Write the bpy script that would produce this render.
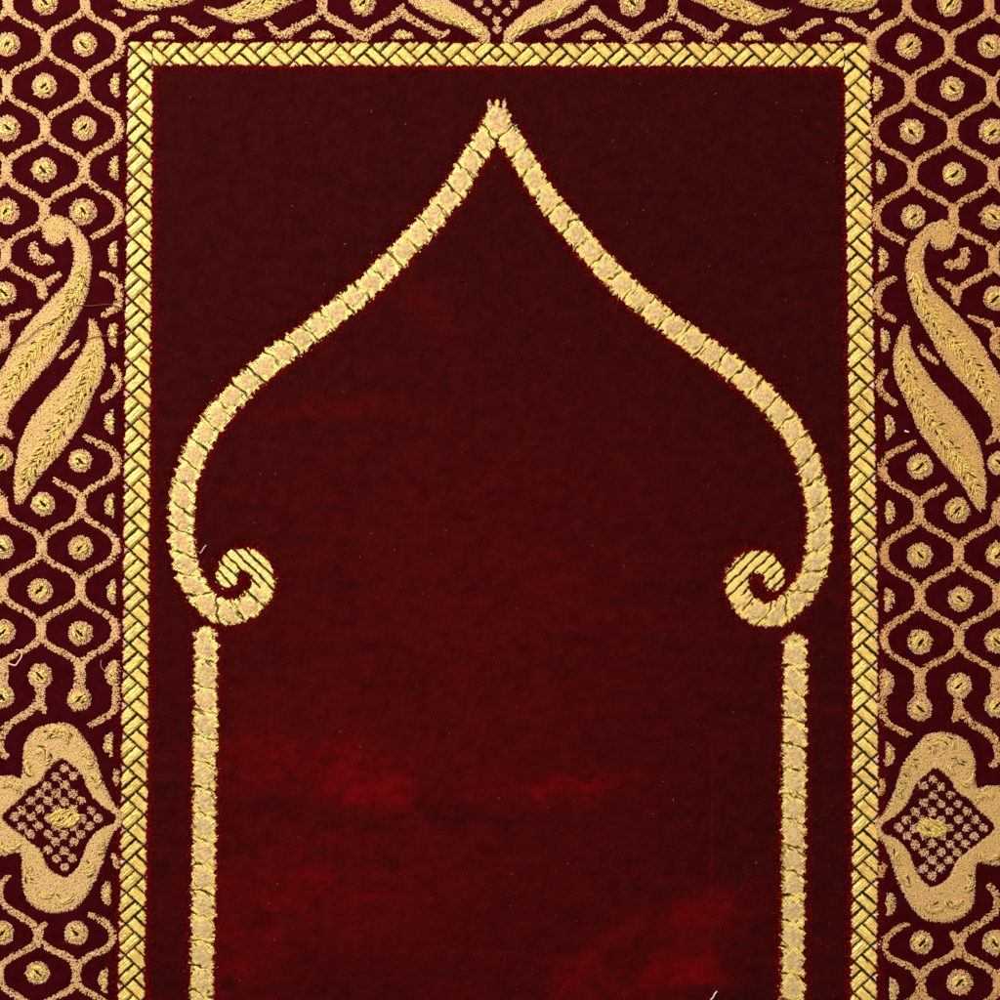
import bpy, math
import numpy as np

# ------------------------------------------------------------------ clearing
for o in list(bpy.data.objects):
    bpy.data.objects.remove(o)
scene = bpy.context.scene
COL = scene.collection
U = 0.0006            # one unit of the pattern (about a thousandth of the picture width), metres
ZT = 0.0085           # height of the top of the velvet pile above the floor
RNG = np.random.default_rng(11)

def P(x, y, z=0.0):
    return ((x - 500) * U, (500 - y) * U, ZT + z * U)

# ------------------------------------------------------------------ camera
cam_d = bpy.data.cameras.new('camera')
cam_d.lens = 60; cam_d.sensor_width = 36
cam_d.clip_start = 0.01; cam_d.clip_end = 50
cam = bpy.data.objects.new('camera', cam_d); COL.objects.link(cam)
cam.location = (0, 0, ZT + 1000 * U * 60 / 36)
cam.rotation_euler = (0, 0, 0)
scene.camera = cam

# ------------------------------------------------------------------ world, lamps, exposure
w = bpy.data.worlds.new('World'); scene.world = w; w.use_nodes = True
w.node_tree.nodes['Background'].inputs[0].default_value = (1.0, 0.96, 0.92, 1)
w.node_tree.nodes['Background'].inputs[1].default_value = 0.34

def area(name, loc, target, size, power, colour):
    d = bpy.data.lights.new(name, 'AREA'); d.shape = 'RECTANGLE'
    d.size = size[0]; d.size_y = size[1]; d.energy = power; d.color = colour
    o = bpy.data.objects.new(name, d); COL.objects.link(o)
    o.location = loc
    v = np.array(target, float) - np.array(loc, float)
    from mathutils import Vector
    o.rotation_euler = Vector(v).to_track_quat('-Z', 'Y').to_euler()
    return o
area('key_lamp', (-0.85, 0.75, 1.05), (0, 0, 0), (0.35, 0.35), 27.0, (1.0, 0.94, 0.85))
area('fill_lamp', (0.9, 0.15, 1.2), (0, 0, 0), (0.6, 0.6), 5.0, (1.0, 0.86, 0.68))

vs = scene.view_settings
vs.view_transform = 'Standard'; vs.look = 'None'; vs.exposure = 0.0; vs.gamma = 1.0
vs.use_curve_mapping = False
scene.render.engine = 'CYCLES'
scene.cycles.max_bounces = 4
scene.cycles.use_denoising = True

# ------------------------------------------------------------------ materials
def mat_base(name):
    m = bpy.data.materials.new(name); m.use_nodes = True
    nt = m.node_tree
    return m, nt, nt.nodes['Principled BSDF']

def yarn_material(name, rough, metallic, spec, sheen, sheen_tint):
    m, nt, b = mat_base(name)
    a = nt.nodes.new('ShaderNodeAttribute'); a.attribute_name = 'yarn'
    tc = nt.nodes.new('ShaderNodeTexCoord')
    n = nt.nodes.new('ShaderNodeTexNoise'); n.inputs['Scale'].default_value = 900; n.inputs['Detail'].default_value = 3
    hs = nt.nodes.new('ShaderNodeHueSaturation')
    mr = nt.nodes.new('ShaderNodeMapRange')
    mr.inputs[1].default_value = 0.3; mr.inputs[2].default_value = 0.7
    mr.inputs[3].default_value = 0.82; mr.inputs[4].default_value = 1.15
    nt.links.new(tc.outputs['Object'], n.inputs['Vector'])
    nt.links.new(n.outputs['Fac'], mr.inputs[0])
    nt.links.new(mr.outputs[0], hs.inputs['Value'])
    nt.links.new(a.outputs['Color'], hs.inputs['Color'])
    nt.links.new(hs.outputs[0], b.inputs['Base Color'])
    def from_gloss(socket, lo, hi):          # the colour attribute's alpha says how metallic the yarn is at that place
        g = nt.nodes.new('ShaderNodeMapRange'); g.inputs[3].default_value = lo; g.inputs[4].default_value = hi
        nt.links.new(a.outputs['Alpha'], g.inputs[0]); nt.links.new(g.outputs[0], b.inputs[socket])
    from_gloss('Roughness', 0.85, rough); from_gloss('Metallic', 0.0, metallic); from_gloss('Specular IOR Level', 0.03, spec)
    b.inputs['Sheen Weight'].default_value = sheen
    b.inputs['Sheen Tint'].default_value = (*sheen_tint, 1)
    return m

M_PILE = yarn_material('wool_pile_yarn', 0.8, 0.0, 0.2, 0.15, (1, .85, .7))
M_GOLD = yarn_material('metallic_gold_yarn', 0.38, 0.25, 0.6, 0.0, (1, 1, 1))

def velvet_material():
    m, nt, b = mat_base('red_velvet_pile')
    a = nt.nodes.new('ShaderNodeAttribute'); a.attribute_name = 'yarn'
    tc = nt.nodes.new('ShaderNodeTexCoord')
    n1 = nt.nodes.new('ShaderNodeTexNoise'); n1.inputs['Scale'].default_value = 1500; n1.inputs['Detail'].default_value = 2
    n2 = nt.nodes.new('ShaderNodeTexNoise'); n2.inputs['Scale'].default_value = 140; n2.inputs['Detail'].default_value = 5
    for n in (n1, n2): nt.links.new(tc.outputs['Object'], n.inputs['Vector'])
    hs = nt.nodes.new('ShaderNodeHueSaturation')
    mr = nt.nodes.new('ShaderNodeMapRange')
    mr.inputs[1].default_value = 0.3; mr.inputs[2].default_value = 0.7
    mr.inputs[3].default_value = 0.8; mr.inputs[4].default_value = 1.2
    nt.links.new(n2.outputs['Fac'], mr.inputs[0]); nt.links.new(mr.outputs[0], hs.inputs['Value'])
    nt.links.new(a.outputs['Color'], hs.inputs['Color']); nt.links.new(hs.outputs[0], b.inputs['Base Color'])
    bp = nt.nodes.new('ShaderNodeBump'); bp.inputs['Strength'].default_value = 0.5; bp.inputs['Distance'].default_value = 0.0006
    nt.links.new(n1.outputs['Fac'], bp.inputs['Height']); nt.links.new(bp.outputs[0], b.inputs['Normal'])
    b.inputs['Roughness'].default_value = 0.85
    b.inputs['Specular IOR Level'].default_value = 0.01
    b.inputs['Sheen Weight'].default_value = 0.35
    b.inputs['Sheen Roughness'].default_value = 0.3
    b.inputs['Sheen Tint'].default_value = (0.8, 0.01, 0.02, 1)
    return m
M_VELVET = velvet_material()

def plain(name, colour, rough=0.8, noise=0.15, scale=60):
    m, nt, b = mat_base(name)
    tc = nt.nodes.new('ShaderNodeTexCoord')
    n = nt.nodes.new('ShaderNodeTexNoise'); n.inputs['Scale'].default_value = scale; n.inputs['Detail'].default_value = 6
    r = nt.nodes.new('ShaderNodeMix'); r.data_type = 'RGBA'
    r.inputs['A'].default_value = (*[c * (1 - noise) for c in colour], 1)
    r.inputs['B'].default_value = (*[min(1, c * (1 + noise)) for c in colour], 1)
    nt.links.new(tc.outputs['Object'], n.inputs['Vector']); nt.links.new(n.outputs['Fac'], r.inputs['Factor'])
    nt.links.new(r.outputs['Result'], b.inputs['Base Color'])
    b.inputs['Roughness'].default_value = rough
    return m
M_BACK = plain('jute_backing', (0.16, 0.07, 0.05))
M_FLOOR = plain('floor_boards', (0.30, 0.24, 0.18), 0.6, 0.25, 9)

# yarn colours (linear)
BEIGE = np.array((0.72, 0.44, 0.205))
CREAM = np.array((0.68, 0.455, 0.185))
GOLD = np.array((0.94, 0.655, 0.18))
TAN = np.array((0.64, 0.45, 0.205))
PINKISH = np.array((0.82, 0.54, 0.38))
DARK = np.array((0.022, 0.010, 0.006))
RED = np.array((0.033, 0.0025, 0.0028))
NAP = np.array((0.31, 0.0042, 0.0050))     # velvet yarn seen along its side, a brighter copy painting the lit rims

# ------------------------------------------------------------------ mesh helpers
def gloss4(c):
    c = np.asarray(c, float)
    if c.shape[1] == 4: return c
    return np.c_[c, np.clip((c @ np.array((.3, .6, .1))) * 1.5 - .1, 0, 1)]

def mesh_obj(name, V, F, colour, material, parent=None):
    """V: n x 3 in pattern units (x right, y down, z up); F: m x k faces; one mesh object."""
    V = np.asarray(V, np.float64)
    W = np.empty((len(V), 3), np.float32)
    W[:, 0] = (V[:, 0] - 500) * U; W[:, 1] = (500 - V[:, 1]) * U; W[:, 2] = ZT + V[:, 2] * U
    F = [np.asarray(f, np.int32) for f in (F if isinstance(F, list) else [F]) if len(f)]
    me = bpy.data.meshes.new(name)
    me.vertices.add(len(W)); me.vertices.foreach_set('co', W.ravel())
    idx = np.concatenate([f.ravel() for f in F])
    cnt = np.concatenate([np.full(len(f), f.shape[1], np.int32) for f in F])
    start = np.concatenate([[0], np.cumsum(cnt)[:-1]]).astype(np.int32)
    me.loops.add(len(idx)); me.loops.foreach_set('vertex_index', idx)
    me.polygons.add(len(cnt)); me.polygons.foreach_set('loop_start', start)
    me.polygons.foreach_set('loop_total', cnt)
    me.polygons.foreach_set('use_smooth', np.ones(len(cnt), bool))
    at = me.color_attributes.new('yarn', 'FLOAT_COLOR', 'POINT')
    c = np.ones((len(W), 4), np.float32); c[:] = gloss4(np.broadcast_to(colour, (len(W), np.shape(colour)[-1])))
    at.data.foreach_set('color', c.ravel())
    me.update(calc_edges=True)
    me.materials.append(material)
    o = bpy.data.objects.new(name, me); COL.objects.link(o)
    if parent is not None: o.parent = parent
    return o

def strands(pos, lean, L, r, colour):
    """tapered yarn ends: pos n x 3 (roots), lean n x 2 (sideways travel per unit of length), returns V, F, C"""
    n = len(pos)
    L = np.broadcast_to(L, (n,)).astype(float); r = np.broadcast_to(r, (n,)).astype(float)
    colour = np.broadcast_to(colour, (n, 3))
    m = np.hypot(lean[:, 0], lean[:, 1]); k = 1 / np.sqrt(1 + m * m)
    D = np.stack([lean[:, 0] * k, lean[:, 1] * k, k], 1)
    yaw = RNG.uniform(0, 2 * np.pi, n)
    # two axes across the strand
    A = np.stack([np.cos(yaw), np.sin(yaw), np.zeros(n)], 1)
    A -= D * (A * D).sum(1, keepdims=True); A /= np.linalg.norm(A, axis=1, keepdims=True)
    B = np.cross(D, A)
    V = np.empty((n, 10, 3)); C = np.empty((n, 10, 3))
    for j, (h, q) in enumerate(((0, 1.0), (0.6, 1.06), (0.92, 0.84))):
        for i in range(3):
            a = 2 * np.pi * i / 3
            V[:, j * 3 + i] = pos + D * (L * h)[:, None] + (A * math.cos(a) + B * math.sin(a)) * (r * q)[:, None]
    V[:, 9] = pos + D * L[:, None]
    C[:] = colour[:, None, :]
    f = []
    for j in range(2):
        for i in range(3):
            a, b = j * 3 + i, j * 3 + (i + 1) % 3
            f.append((a, a + 3, b + 3, b))
    t = [(6 + i, 9, 6 + (i + 1) % 3) for i in range(3)]
    base = (np.arange(n) * 10)[:, None, None]
    Q = (np.array(f)[None] + base).reshape(-1, 4); T = (np.array(t)[None] + base).reshape(-1, 3)
    # orientation: y is flipped when placed, so this winding faces outward
    return V.reshape(-1, 3), [Q, T], C.reshape(-1, 3)

def join(parts):
    V, C, Q, T, o = [], [], [], [], 0
    for v, f, c in parts:
        V.append(v); C.append(gloss4(np.broadcast_to(c, (len(v), np.shape(c)[-1]))))
        for g in (f if isinstance(f, list) else [f]):
            (Q if g.shape[1] == 4 else T).append(g + o)
        o += len(v)
    F = []
    if Q: F.append(np.concatenate(Q))
    if T: F.append(np.concatenate(T))
    return np.concatenate(V), F, np.concatenate(C)

def build(name, parts, material, parent):
    V, F, C = join(parts)
    return mesh_obj(name, V, F, C, material, parent)

# smooth value noise on a plane
class Noise:
    def __init__(self, seed, cell):
        self.t = np.random.default_rng(seed).uniform(-1, 1, (256, 256)); self.c = cell
    def __call__(self, x, y):
        x = np.asarray(x) / self.c; y = np.asarray(y) / self.c
        i = np.floor(x).astype(int); j = np.floor(y).astype(int); u = x - i; v = y - j
        u = u * u * (3 - 2 * u); v = v * v * (3 - 2 * v)
        g = lambda a, b: self.t[a % 256, b % 256]
        return (g(i, j) * (1 - u) + g(i + 1, j) * u) * (1 - v) + (g(i, j + 1) * (1 - u) + g(i + 1, j + 1) * u) * v
N2 = Noise(1, 2.2); N5 = Noise(2, 5.0); N25 = Noise(3, 25.0); N70 = Noise(4, 70.0); N1 = Noise(5, 1.2)

def catmull(pts, step=1.0, closed=False):
    p = np.asarray(pts, float)
    if closed: p = np.vstack([p[-1], p, p[0], p[1]])
    else: p = np.vstack([2 * p[0] - p[1], p, 2 * p[-1] - p[-2]])
    out = []
    for i in range(1, len(p) - 2):
        n = max(2, int(np.linalg.norm(p[i + 1, :2] - p[i, :2]) / step))
        t = np.linspace(0, 1, n, endpoint=False)[:, None]
        a, b, c, d = p[i - 1], p[i], p[i + 1], p[i + 2]
        out.append(0.5 * (2 * b + (c - a) * t + (2 * a - 5 * b + 4 * c - d) * t ** 2 + (-a + 3 * b - 3 * c + d) * t ** 3))
    out = np.vstack(out)
    return out if closed else np.vstack([out, p[-2]])

def inside(poly, x, y):
    x = np.asarray(x); y = np.asarray(y); r = np.zeros(x.shape, bool)
    q = np.roll(poly, -1, 0)
    for (x0, y0), (x1, y1) in zip(poly, q):
        if y0 == y1: continue
        c = ((y0 > y) != (y1 > y)) & (x < (x1 - x0) * (y - y0) / (y1 - y0) + x0)
        r ^= c
    return r

def nearest(poly, x, y):
    """distance and direction (pointing away from the curve) to a dense polyline"""
    best = np.full(x.shape, 1e9); k = np.zeros(x.shape, int)
    for s in range(0, len(x), 2000):
        d = (x[s:s + 2000, None] - poly[None, :, 0]) ** 2 + (y[s:s + 2000, None] - poly[None, :, 1]) ** 2
        i = d.argmin(1); k[s:s + 2000] = i; best[s:s + 2000] = d[np.arange(len(i)), i]
    return np.sqrt(best), k

# ------------------------------------------------------------------ the pattern map: which ground is sunk for raised yarn
X0, Y0, X1, Y1 = -96, -96, 1096, 1096
RES = 1.0
GW = int((X1 - X0) / RES) + 1; GH = int((Y1 - Y0) / RES) + 1
sunk = np.zeros((GH, GW), np.float32)          # narrow pile ornaments
band_map = np.zeros((GH, GW), np.float32)      # woven bands with a wide pile shoulder

def stamp(grid, x, y, r):
    for a, b, q in zip(x, y, np.broadcast_to(r, np.shape(x))):
        i0 = max(0, int((b - q - Y0) / RES)); i1 = min(GH, int((b + q - Y0) / RES) + 2)
        j0 = max(0, int((a - q - X0) / RES)); j1 = min(GW, int((a + q - X0) / RES) + 2)
        if i0 >= i1 or j0 >= j1: continue
        yy = Y0 + np.arange(i0, i1)[:, None] * RES; xx = X0 + np.arange(j0, j1)[None] * RES
        grid[i0:i1, j0:j1] = np.maximum(grid[i0:i1, j0:j1], ((xx - a) ** 2 + (yy - b) ** 2 <= q * q))

def blur(g, r, times=2):
    g = g.astype(np.float64)
    for _ in range(times):
        for ax in (0, 1):
            c = np.cumsum(np.pad(g, [(r + 1, r) if a == ax else (0, 0) for a in (0, 1)], mode='edge'), axis=ax)
            n = g.shape[ax]
            hi = np.take(c, np.arange(n) + 2 * r + 1, axis=ax); lo = np.take(c, np.arange(n), axis=ax)
            g = (hi - lo) / (2 * r + 1)
    return g

# ------------------------------------------------------------------ yarn areas
DEPTH = 5.0
def scatter(x0, y0, x1, y1, step):
    xs = np.arange(x0, x1, step); ys = np.arange(y0, y1, step)
    X, Y = np.meshgrid(xs, ys)
    X = X + (np.arange(len(ys)) % 2)[:, None] * step / 2
    X = X + RNG.uniform(-.4, .4, X.shape) * step; Y = Y + RNG.uniform(-.4, .4, Y.shape) * step
    return X.ravel(), Y.ravel()

def shade(n, colour, amt=0.10, pink=0.12):
    c = np.asarray(colour)[None] * (1 + RNG.normal(0, amt, (n, 1)))
    k = (RNG.random((n, 1)) < pink)
    return np.clip(np.where(k, PINKISH[None] * (1 + RNG.normal(0, .06, (n, 1))), c), 0.01, 0.95)

WARM = np.array((0.93, 0.83, 0.70))      # tint that makes the right-hand border slightly darker and more orange
def pile_line(pts, width, colour=BEIGE):
    """a line of cut pile along a smooth curve; width may vary along it"""
    c = catmull(pts, 1.0) if len(pts) > 2 else np.linspace(pts[0], pts[1], max(2, int(np.hypot(*(np.subtract(pts[1], pts[0])[:2])))))
    c = c[:, :2] if c.shape[1] > 2 else c
    seg = np.r_[0, np.cumsum(np.hypot(*np.diff(c, axis=0).T))]
    w = np.interp(seg / seg[-1], np.linspace(0, 1, len(width)), width) if np.ndim(width) else np.full(len(c), float(width))
    n = int(seg[-1] * 5.0 * max(1, w.mean() / 6.0)) + 6
    s = RNG.uniform(0, seg[-1], n)
    x = np.interp(s, seg, c[:, 0]); y = np.interp(s, seg, c[:, 1]); ww = np.interp(s, seg, w)
    tx = np.interp(s, seg, np.gradient(c[:, 0])); ty = np.interp(s, seg, np.gradient(c[:, 1]))
    l = np.hypot(tx, ty) + 1e-9; nx, ny = -ty / l, tx / l
    t = RNG.uniform(-.5, .5, n); ww = ww * (1 + 0.22 * N5(x * 1.7, y * 1.7))
    pos = np.stack([x + nx * t * ww, y + ny * t * ww, np.full(n, -DEPTH)], 1)
    out = t * 2
    spike = RNG.random(n) < .30
    lean = np.stack([nx, ny], 1) * (out * np.where(spike, .75, .26) * np.abs(out))[:, None] + RNG.normal(0, .17, (n, 2))
    L = DEPTH + RNG.uniform(-.3, 0.5, n) - .2 * np.abs(out)
    stamp(sunk, c[::2, 0], c[::2, 1], w[::2] / 2 - 0.8)
    return strands(pos, lean, L, np.where(spike, .62, RNG.uniform(1.05, 1.45, n)), shade(n, colour, .06, .12))

def pile_area(poly, colour=CREAM, step=1.15, hole=None, sink=True):
    """cut pile over a closed outline, splaying outward at the rim"""
    x, y = scatter(poly[:, 0].min() - 1, poly[:, 1].min() - 1, poly[:, 0].max() + 1, poly[:, 1].max() + 1, step)
    k = inside(poly, x, y)
    if hole is not None: k &= ~hole(x, y)
    x, y = x[k], y[k]
    d, i = nearest(poly, x, y)
    dx, dy = poly[i, 0] - x, poly[i, 1] - y; l = np.hypot(dx, dy) + 1e-6
    rim = np.clip(1 - d / 4.0, 0, 1)
    lean = np.stack([dx / l, dy / l], 1) * (rim * np.where(RNG.random(len(x)) < .35, .8, .4))[:, None] + RNG.normal(0, .11, (len(x), 2))
    pos = np.stack([x, y, np.full(len(x), -DEPTH)], 1)
    L = DEPTH + 0.6 + RNG.uniform(-.22, 0.28, len(x)) - rim * .2
    if sink:
        g = np.stack([x, y], 1)[d > 1.0]
        if len(g): stamp(sunk, g[:, 0], g[:, 1], 1.6)
    c = shade(len(x), colour, .05, .02); c = np.where((rim > .5)[:, None], shade(len(x), BEIGE, .07, .2), c)
    return strands(pos, lean, L, np.where(rim > .6, .75, RNG.uniform(1.4, 1.8, len(x))), c)

def stitches(x, y, ang, length, z=-0.9, r=0.95, colour=GOLD):
    """metallic yarn floats lying almost flat"""
    n = len(x)
    ang = ang + RNG.normal(0, .16, n); length = np.broadcast_to(length, (n,)) * RNG.uniform(.75, 1.2, n)
    m = np.full(n, 3.2)
    lean = np.stack([np.cos(ang) * m, np.sin(ang) * m], 1)
    pos = np.stack([x - np.cos(ang) * length / 2, y - np.sin(ang) * length / 2, z + RNG.uniform(-.7, .8, n)], 1)
    c = np.asarray(colour)[None] * (1 + RNG.normal(0, .12, (n, 1)))
    return strands(pos, lean, length, np.full(n, r) * RNG.uniform(.8, 1.2, n), np.clip(c, .01, .97))

def dark_thread(x, y, ang, length, width=1.2, z=0.6):
    n = 5
    t = np.linspace(-.5, .5, n)
    cx = x + np.cos(ang) * length * t; cy = y + np.sin(ang) * length * t
    px, py = -math.sin(ang), math.cos(ang)
    V = []; q = []
    for i in range(n):
        wd = width * (0.35 + 0.65 * math.sin(math.pi * (0.12 + 0.76 * i / (n - 1))))
        for a in range(6):
            al = 2 * math.pi * a / 6
            V.append((cx[i] + px * wd * math.cos(al), cy[i] + py * wd * math.cos(al), z + 0.8 * wd * math.sin(al)))
    for i in range(n - 1):
        for a in range(6):
            b = (a + 1) % 6
            q.append((i * 6 + a, i * 6 + b, i * 6 + 6 + b, i * 6 + 6 + a))
    return np.array(V), [np.array(q)], np.tile(DARK, (len(V), 1))

# ------------------------------------------------------------------ the rug: one thing, everything woven into it is a part
rug = bpy.data.objects.new('prayer_rug', None); COL.objects.link(rug)
rug['label'] = 'dark red velvet prayer rug with gold pointed arch, braided frame and gold lattice border'
rug['category'] = 'prayer rug'

# mirror of the left-hand border onto the right-hand border, following the slight stretch of the cloth
SY = [-100, 44, 126, 208, 461, 590, 698, 818, 933, 1100]
SS = [990, 993.5, 996, 996.5, 1000, 1000.5, 999, 997, 997.3, 997]
def mir(x, y):
    x = np.asarray(x, float); y = np.asarray(y, float)
    s = np.interp(y, SY, SS) + (85 - x) * 0.06 * np.clip(1 - y / 500, 0, 1)
    return s - x, y + np.interp(y, [-100, 44, 208, 461, 640, 818, 1100], [1, 2, 5, 5.3, 9, 10, 9])
ident = lambda x, y: (np.asarray(x, float), np.asarray(y, float))
def tr(pts, f):
    p = np.asarray(pts, float); x, y = f(p[:, 0], p[:, 1]); return np.stack([x, y], 1)

# ---- lattice of the side borders
def yk(k): return 44 + 41.9 * (k - 1)
def colA(y): return 85.2 - 0.0085 * y
def arm(xa, ya, xb, yb, t0=0.0, t1=1.0):
    """ogee arm from the foot of one node to the head of the next"""
    ya -= 8; yb += 8; h = yb - ya
    p = np.array([(xa, ya), (xa, ya + h * .56), (xb, yb - h * .56), (xb, yb)])
    t = np.linspace(t0, t1, 14)[:, None]
    return (1 - t) ** 3 * p[0] + 3 * t * (1 - t) ** 2 * p[1] + 3 * t * t * (1 - t) * p[2] + t ** 3 * p[3]

def lattice_lines():
    """(points, width) pairs of the left border"""
    out = []
    def node(x, y, a=-6, b=6): out.append(([(x, y + a), (x, y), (x, y + b)], (8.5, 8.8, 8.5)))
    W = 6.2
    def link(xa, k, xb, t0=0., t1=1.):
        wd = np.interp(np.linspace(t0, t1, 9), [0, .16, .34, .7, .86, 1], [7.0, 6.2, 5.5, 5.5, 6.2, 7.0])
        out.append((arm(xa, yk(k) + 8, xb, yk(k + 1) - 8, t0, t1), tuple(wd)))
    A = lambda k: colA(yk(k)); Bc = lambda k: colA(yk(k)) - 39; R = lambda k: colA(yk(k)) + 35.5; L = lambda k: colA(yk(k)) - 77.5
    L2 = lambda k: colA(yk(k)) - 116; L3 = lambda k: colA(yk(k)) - 155
    # upper regular field, rows -2..5
    for k in range(-2, 6):
        if k % 2:
            node(Bc(k), yk(k)); node(L2(k), yk(k))
            if k > 0: out.append(([(R(k) - .3, yk(k) - 4), (R(k), yk(k)), (R(k) - .3, yk(k) + 4)], 5.5))
            if k < 5:
                link(Bc(k), k, A(k + 1)); link(Bc(k), k, L(k + 1)); link(L2(k), k, L(k + 1)); link(L2(k), k, L3(k + 1))
                if k > 0: link(R(k), k, A(k + 1))
        else:
            node(A(k), yk(k)); node(L(k), yk(k)); node(L3(k), yk(k))
            link(A(k), k, Bc(k + 1)); link(L(k), k, Bc(k + 1)); link(L(k), k, L2(k + 1)); link(L3(k), k, L2(k + 1))
            if k >= 0: link(A(k), k, R(k + 1))
    # row 5 to 12, broken by the leaves
    link(Bc(5), 5, L(6)); link(L2(5), 5, L(6)); link(R(5), 5, A(6), 0, .68)
    node(L(6), yk(6)); link(L(6), 6, Bc(7)); link(L(6), 6, L2(7))
    out.append(([(60, 274), (50, 280), (43, 287)], (4, 6, 6))); out.append(([(42, 284), (42, 291), (41.5, 299)], (9, 8, 4)))
    out.append(([(100, 273), (111, 277), (118, 286), (118.5, 300), (115, 308), (102, 315)], (4, 6, 6, 6, 6, 5)))
    node(L(8), yk(8)); out.append(([(3, 326), (8, 320), (20, 315), (31, 311)], (8, 6, 5, 4)))
    out.append(([(111, 364), (116, 370), (118, 382), (112, 392), (101, 400)], (5, 5, 5, 6, 5)))
    out.append(([(78, 340), (74, 347), (67, 353), (61, 358)], (4, 6, 5, 4)))
    out.append(([(-2, 426), (5, 431), (13, 438)], (6, 6, 4)))
    node(L2(7), yk(7)); node(L2(9), yk(9)); node(L2(11), yk(11)); node(L3(8), yk(8)); node(L3(10), yk(10)); node(L3(6), yk(6))
    for k in (5, 7, 9, 11): link(L2(k), k, L3(k + 1))
    for k in (6, 8, 10): link(L3(k), k, L2(k + 1)); link(L(k), k, L2(k + 1))
    for k in (7, 9): link(L2(k), k, L(k + 1))
    out.append(([(84, 436), (95, 442), (110, 449), (116, 458), (117, 467), (113, 474)], (4, 6, 6, 6, 6, 6)))
    link(R(11), 11, A(12)); link(L2(11), 11, L(12))
    out.append(([(53, 479), (63, 485), (74, 491), (80, 498)], (4, 6, 6, 7)))
    # lower regular field, rows 12..16
    for k in range(12, 16):
        if k % 2:
            node(Bc(k), yk(k)); node(L2(k), yk(k))
            out.append(([(R(k) - .5, yk(k) - 8), (R(k), yk(k)), (R(k) - .5, yk(k) + 8)], 5.5))
            link(Bc(k), k, A(k + 1)); link(Bc(k), k, L(k + 1)); link(L2(k), k, L(k + 1)); link(R(k), k, A(k + 1)); link(L2(k), k, L3(k + 1))
        else:
            node(A(k), yk(k)); node(L(k), yk(k)); node(L3(k), yk(k))
            link(A(k), k, Bc(k + 1)); link(L(k), k, Bc(k + 1)); link(L(k), k, L2(k + 1)); link(A(k), k, R(k + 1)); link(L3(k), k, L2(k + 1))
    out.append(([(79.5, 662), (79.5, 672), (79, 688)], (9, 10, 10)))
    out.append(([(3, 662), (3, 672), (2.5, 686)], (9, 10, 10)))
    out.append(([(40, 684), (40, 696), (40, 706)], (8, 9, 8)))
    out.append(([(41, 704), (44, 710), (45, 713)], (7, 6, 4)))
    out.append(([(37, 703), (28, 713), (14, 721), (4, 730), (0, 740), (1, 752), (8, 757)], (7, 6, 6, 7, 8, 7, 4)))
    out.append(([(115.5, 660), (115, 682), (115.5, 700), (112, 713), (102, 719), (89, 726)], (4, 5, 6, 6, 6, 5)))
    out.append(([(116, 770), (115, 778), (117, 786)], (4, 5, 3)))
    out.append(([(112, 854), (115, 861), (116, 868)], (4, 5, 3)))
    # below the medallion
    out.append(([(9, 876), (3, 881), (0, 890), (1, 900), (7, 908), (20, 916), (33, 925), (38, 934)], (4, 5, 6, 6, 6, 7, 7, 8)))
    out.append(([(46, 923), (41, 929), (38, 936), (38, 943)], (4, 6, 9, 9)))
    out.append(([(38, 942), (30, 948), (14, 956), (2, 965), (-1, 976), (4, 988), (16, 996), (30, 1006), (36, 1014)], (8, 6, 6, 6, 8, 6, 6, 6, 8)))
    out.append(([(40, 943), (52, 950), (67, 957), (75, 966), (76, 974), (76, 982)], (8, 6, 6, 7, 9, 9)))
    out.append(([(88, 914), (97, 918), (106, 924), (112, 932), (111, 943), (104, 950), (90, 956), (80, 964), (76, 970)], (4, 6, 6, 6, 5, 6, 6, 6, 8)))
    out.append(([(76, 982), (70, 990), (52, 999), (40, 1008), (36, 1016), (36, 1026)], (8, 6, 6, 6, 8, 9)))
    out.append(([(76, 982), (82, 989), (98, 998), (108, 1006), (111, 1016), (104, 1028)], (8, 6, 6, 6, 6, 6)))
    for k in range(24, 26):
        y = 1021 + (k - 24) * 42
        for q in ((36, 75), (36, -2), (-41, -2), (-41, -80)):
            a, b = q if k % 2 == 0 else q[::-1]
            out.append((arm(a, y + 8, b, y + 34), W))
    for x, y in ((36, 1021), (-41, 1021), (75, 1063), (-2, 1063), (-80, 1063)): node(x, y)
    for x, y in ((-38, 930), (-1, 973), (-77, 973)): node(x, y)
    for q in ((-38, 938, -77, 965), (-38, 938, -1, 965), (-1, 981, -41, 1013), (-77, 981, -41, 1013)): out.append((arm(*q), W))
    return out

# ---- florets of the side border (x, y, slash direction)
def floret_spots():
    s = []
    for k in range(-1, 6):
        y = yk(k)
        if k % 2: s += [(colA(y) - .2, y, (k // 2) % 2), (colA(y) - 77, y, (k // 2 + 1) % 2), (colA(y) - 154, y, 0)]
        else: s += [(colA(y) - 40, y, (k // 2) % 2), (colA(y) - 117, y, 1)]
    s += [(4, 293, 0), (1, 458, 1), (80, 461, 0), (43, 504, 0), (2, 547, 0), (80.5, 548, 1), (40, 591, 1), (3, 632, 1), (80, 633, 0), (40, 676, 0), (79, 699, 1), (2, 696, 0)]
    s += [(76, 933, 0), (37.5, 973, 0), (2, 933, 1), (75, 1021, 1), (-2, 1021, 0), (-40, 973, 1), (36, 1063, 0), (-41, 1063, 0)]
    for k in range(6, 17):
        y = yk(k)
        if k % 2 == 0: s.append((colA(y) - 117, y, (k // 2) % 2))
        elif k not in (7, 9, 11): s.append((colA(y) - 154, y, (k // 2) % 2))
    return s
HALF_SPOTS = [(118.5, 85), (117.5, 168), (116.5, 254), (116, 335), (113, 422), (113.5, 506), (115, 592), (114, 674), (112, 745), (110, 894), (107, 981), (104, 1062)]

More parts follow.
